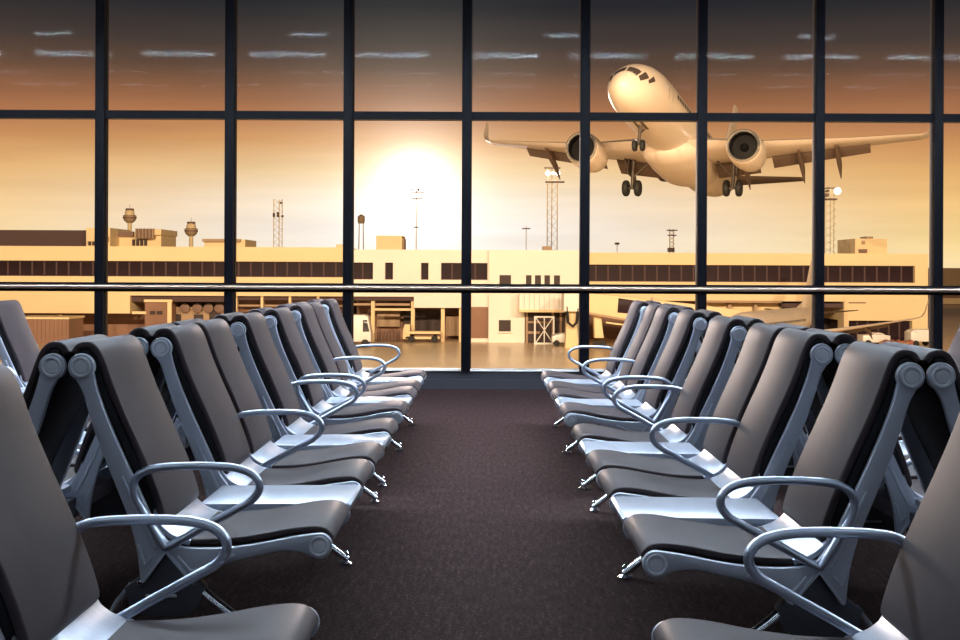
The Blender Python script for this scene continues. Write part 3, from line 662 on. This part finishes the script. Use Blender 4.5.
def make_airliner(label, gear=True):
    A = thing('airliner', label, 'aeroplane')
    part('fuselage', loft(MB(), [fus_ring(*p) for p in PR]), 'plane_white', A, smooth=70)
    part('belly_fairing', loft(MB(), [fus_ring(x, r, z, ry) for x, r, z, ry in ((5.2, .2, -1.5, .5), (4.6, .75, -1.55, 1.5), (3.2, 1.0, -1.6, 2.1), (0, 1.1, -1.62, 2.25), (-3.5, 1.05, -1.6, 2.2), (-5.5, .7, -1.5, 1.6), (-6.6, .2, -1.45, .6))]), 'plane_white', A, smooth=70)
    # cockpit windows wrapped on the nose
    def patch(name, xa, xb, a0, a1, material, off=.015, n=4, b0=None, b1=None):
        mb = MB(); b0 = a0 if b0 is None else b0; b1 = a1 if b1 is None else b1
        for i in range(n+1):
            x = xa+(xb-xa)*i/n; r, zc = fus_at(x); r += off
            for j in range(n+1):
                lo = a0+(b0-a0)*i/n; hi = a1+(b1-a1)*i/n; th = math.radians(lo+(hi-lo)*j/n)
                mb.v.append((x, r*math.sin(th), zc+r*math.cos(th)))
        for i in range(n):
            for j in range(n): mb.f.append((i*(n+1)+j, i*(n+1)+j+1, (i+1)*(n+1)+j+1, (i+1)*(n+1)+j))
        return part(name, mb, material, A)
    for sgn in (-1, 1):
        patch('cockpit_window', 16.0, 15.3, 3*sgn, 52*sgn, 'windscreen', b0=3*sgn, b1=44*sgn)
        patch('cockpit_window', 15.85, 14.95, 56*sgn, 76*sgn, 'windscreen', b0=47*sgn, b1=68*sgn)
        patch('cockpit_window', 15.1, 14.3, 74*sgn, 84*sgn, 'windscreen', b0=62*sgn, b1=76*sgn)
        patch('door_outline', 12.0, 11.95, 55*sgn, 100*sgn, 'panel_line'); patch('door_outline', 11.15, 11.1, 55*sgn, 100*sgn, 'panel_line')
        patch('nose_gear_door', 12.6, 10.6, 170*sgn, 176*sgn, 'panel_line')
    wm = MB().box(-.12, .12, -.02, .02, -.17, .17).mesh('cabin_window', 'cockpit_glass', None)
    for sgn in (-1, 1):
        for k in range(34):
            x = 9.6-.55*k
            o = link('cabin_window', wm, A, (x, sgn*1.935, .45))
    for sgn in (-1, 1):
        tip_x, tip_y, tip_z = -3.6, 17.0*sgn, 1.35
        sec = [foil(4.8, 8.0, 1.2*sgn, -1.15, .13), foil(2.1, 4.9, 6.2*sgn, -.62, .11), foil(-.9, 2.8, 12.2*sgn, .35, .10), foil(-3.1, 1.7, 16.6*sgn, 1.15, .09)]
        W = part('wing', loft(MB(), sec), 'plane_white', A, smooth=50)
        part('winglet', loft(MB(), [foil(-3.1, 1.7, 16.6*sgn, 1.15, .09), foil(-3.45, 1.45, 17.05*sgn, 1.35, .08), foil(-3.9, 1.15, 17.35*sgn, 1.9, .08), foil(-4.9, .55, 17.6*sgn, 3.2, .08)]), 'plane_white', W, smooth=50)
        # slats and drooped flaps
        for ya, yb in ((2.2, 5.4), (6.4, 13.2)):
            def te(y):
                pts = ((1.2, -3.2, -1.15), (6.2, -2.8, -.62), (12.2, -3.7, .35), (16.6, -4.8, 1.15))
                for (p, q) in zip(pts[:-1], pts[1:]):
                    if p[0] <= y <= q[0]:
                        t_ = (y-p[0])/(q[0]-p[0]); return p[1]+(q[1]-p[1])*t_, p[2]+(q[2]-p[2])*t_
            r_ = []
            for y in (ya, yb):
                xt, zt = te(y); c_ = 1.9 if y < 6 else 1.55-.03*(y-6)*2
                pf = foil(0, c_, 0, 0, .10, 6); a_ = math.radians(-26)
                r_.append([(xt+1.0+px_*math.cos(a_)+pz_*math.sin(a_), y*sgn, zt-.04-px_*math.sin(a_)*-1*-1+pz_*math.cos(a_)) for px_, _, pz_ in pf])
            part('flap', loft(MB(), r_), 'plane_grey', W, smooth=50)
        for y in (4.4, 8.4, 11.0):
            xt, zt = te(y)
            part('flap_track_fairing', MB().tube([(xt+2.2, y*sgn, zt-.25), (xt+1.0, y*sgn, zt-.5), (xt-.6, y*sgn, zt-1.0), (xt-1.9, y*sgn, zt-1.75)], [.1, .3, .28, .04], [.08, .2, .18, .03], 10, up=(0, 1, 0)), 'plane_grey', W)
        # engine
        ey, ez, ex = 5.75*sgn, -1.95, 6.2
        RX = Matrix.Translation((ex, ey, ez)) @ Matrix.Rotation(math.radians(-90), 4, 'Y')    # local z runs aft
        E = part('engine_nacelle', MB().lathe([(.98, .10), (1.06, 0.0), (1.14, .08), (1.22, .5), (1.26, 1.3), (1.22, 2.4), (1.05, 3.5), (.86, 4.0), (.80, 3.9)], 30, RX, cap=False), 'plane_white', A, smooth=60)
        part('intake_lip', MB().lathe([(.955, .16), (.985, .07), (1.06, -.015), (1.145, .07), (1.165, .16)], 30, RX, cap=False), 'plane_lip', E, smooth=60)
        part('intake_duct', MB().lathe([(.90, .95), (.93, .4), (.972, .12)], 30, RX, cap=False), 'plane_dark', E)
        part('fan', MB().lathe([(.92, .85), (.30, .8), (.28, .6), (.02, .3)], 24, RX, cap=False), 'plane_dark', E)
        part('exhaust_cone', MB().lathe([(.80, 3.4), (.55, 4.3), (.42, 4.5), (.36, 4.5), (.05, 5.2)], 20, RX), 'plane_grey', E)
        part('pylon', loft(MB(), [[(ex-1.2, ey-.12, ez+1.15), (ex-1.2, ey+.12, ez+1.15), (ex-4.6, ey+.2, ez+.9), (ex-4.6, ey-.2, ez+.9)], [(ex-2.6, ey-.1, ez+1.55), (ex-2.6, ey+.1, ez+1.55), (ex-6.4, ey+.1, ez+1.25), (ex-6.4, ey-.1, ez+1.25)]]), 'plane_white', E)
        # tailplane
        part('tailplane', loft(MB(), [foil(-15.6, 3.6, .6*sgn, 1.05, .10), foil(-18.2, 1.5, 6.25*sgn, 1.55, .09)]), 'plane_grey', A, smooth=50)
        if gear:
            gx, gy = -1.1, 3.8*sgn
            G = part('main_gear_leg', MB().tube([(gx, gy, -.9), (gx, gy, -3.3)], [.17, .12], None, 10, up=(0, 1, 0)), 'gear', A)
            part('drag_brace', MB().tube([(gx, gy-.1*sgn, -2.4), (gx, gy-1.3*sgn, -1.2)], .08, None, 8, up=(1, 0, 0)), 'gear', G); part('gear_door', MB().box(gx-.5, gx+.5, gy+.28*sgn-.03, gy+.28*sgn+.03, -2.3, -.9), 'gear', G)
            part('axle', MB().tube([(gx, gy-.5, -3.3), (gx, gy+.5, -3.3)], .09, None, 8, up=(1, 0, 0)), 'gear', G)
            for q in (-.46, .46): part('wheel', MB().lathe([(.25, -.19), (.52, -.20), (.60, -.12), (.62, 0), (.60, .12), (.52, .20), (.25, .19)], 20, Matrix.Translation((gx, gy+q, -3.3)) @ MXZ), 'tyre', G)
    part('fin', loft(MB(), [foil(-13.4, 6.0, 0, 1.5, .10, vertical=True), foil(-15.6, 4.4, 0, 3.6, .10, vertical=True), foil(-19.0, 2.0, 0, 8.3, .09, vertical=True)]), 'plane_white', A, smooth=50)
    part('fin_root', loft(MB(), [foil(-10.5, 5.0, 0, 1.75, .04, vertical=True), foil(-14.2, 1.5, 0, 2.6, .04, vertical=True)]), 'plane_white', A, smooth=50)
    G = part('nose_gear_leg', MB().tube([(11.5, 0, -1.6), (11.7, 0, -3.3)], [.12, .09], None, 10, up=(0, 1, 0)), 'gear', A)
    part('drag_brace', MB().tube([(11.55, 0, -2.5), (10.3, 0, -1.8)], .06, None, 8, up=(0, 1, 0)), 'gear', G)
    for q in (-.26, .26): part('wheel', MB().lathe([(.15, -.12), (.34, -.12), (.39, 0), (.34, .12), (.15, .12)], 18, Matrix.Translation((11.7, q, -3.35)) @ MXZ), 'tyre', G)
    for q in (-1, 1): part('landing_light', MB().lathe([(.1, 0), (.13, .1), (.05, .14)], 12, Matrix.Translation((4.2, 2.3*q, -1.1)) @ Matrix.Rotation(math.radians(90), 4, 'Y')), 'flood_lamp', A)
    return A
def orient(o, loc, yaw, pitch, roll, s=1.0):
    R = Matrix.Rotation(yaw, 4, 'Z') @ Matrix.Rotation(-pitch, 4, 'Y') @ Matrix.Rotation(roll, 4, 'X')
    o.rotation_mode = 'QUATERNION'; o.rotation_quaternion = R.to_quaternion(); o.location = loc; o.scale = (s, s, s)
plane = make_airliner('white twin-engine airliner taking off with its landing gear down')
orient(plane, (14.52, 98.31, 9.72+CAM_H), -1.94128, .16334, -.0188)
jet = copy_tree(plane); jet['label'] = 'small pale jet parked on the apron before the ribbon-window wing'
orient(jet, (bx(772, 98), 98, GZ+3.74*.6), math.radians(-118), 0, 0, .6)

# ------------------------------------------------------------------ added floodlight masts, out of view on this roof, to brighten the far facade
for i, x in enumerate((-36, -13, 13, 36)):
    o = thing('added_floodlight', 'added floodlight mast, out of view on the roof, brightening the far terminal', 'floodlight', (x, WY-6, CEIL+.15), 'added roof floodlights')
    if abs(x) > 20: part('added_light_pier', MB().box(-1, 1, -1, 1, GZ-CEIL-.15, 0), 'wall', o)
    HL = 19.0
    part('post', MB().tube([(0, 0, 0), (0, 0, HL-.5)], [.22, .14], None, 10, up=(0, 1, 0)), 'added_flood_case', o)
    R = (Vector((x*.8, 112, -2))-Vector((x, WY-6, CEIL+HL))).to_track_quat('-Z', 'Y').to_matrix().to_4x4()
    T = Matrix.Translation((0, 0, HL)) @ R
    part('case', MB().add([T @ Vector(p) for p in ((-.5,-.35,.4),(.5,-.35,.4),(.5,.35,.4),(-.5,.35,.4),(-.6,-.42,.12),(.6,-.42,.12),(.6,.42,.12),(-.6,.42,.12))], [(0,3,2,1),(4,5,6,7),(0,1,5,4),(1,2,6,5),(2,3,7,6),(3,0,4,7)]), 'added_flood_case', o)
    ld = bpy.data.lights.new('added_flood_beam', 'SPOT'); lo = bpy.data.objects.new('added_flood_beam', ld); COL.objects.link(lo); lo.parent = o
    ld.energy = 170000; ld.color = (1, .72, .46); ld.spot_size = math.radians(100); ld.spot_blend = .5; ld.shadow_soft_size = .12
    lo.location = (0, 0, HL); lo.rotation_euler = R.to_euler()
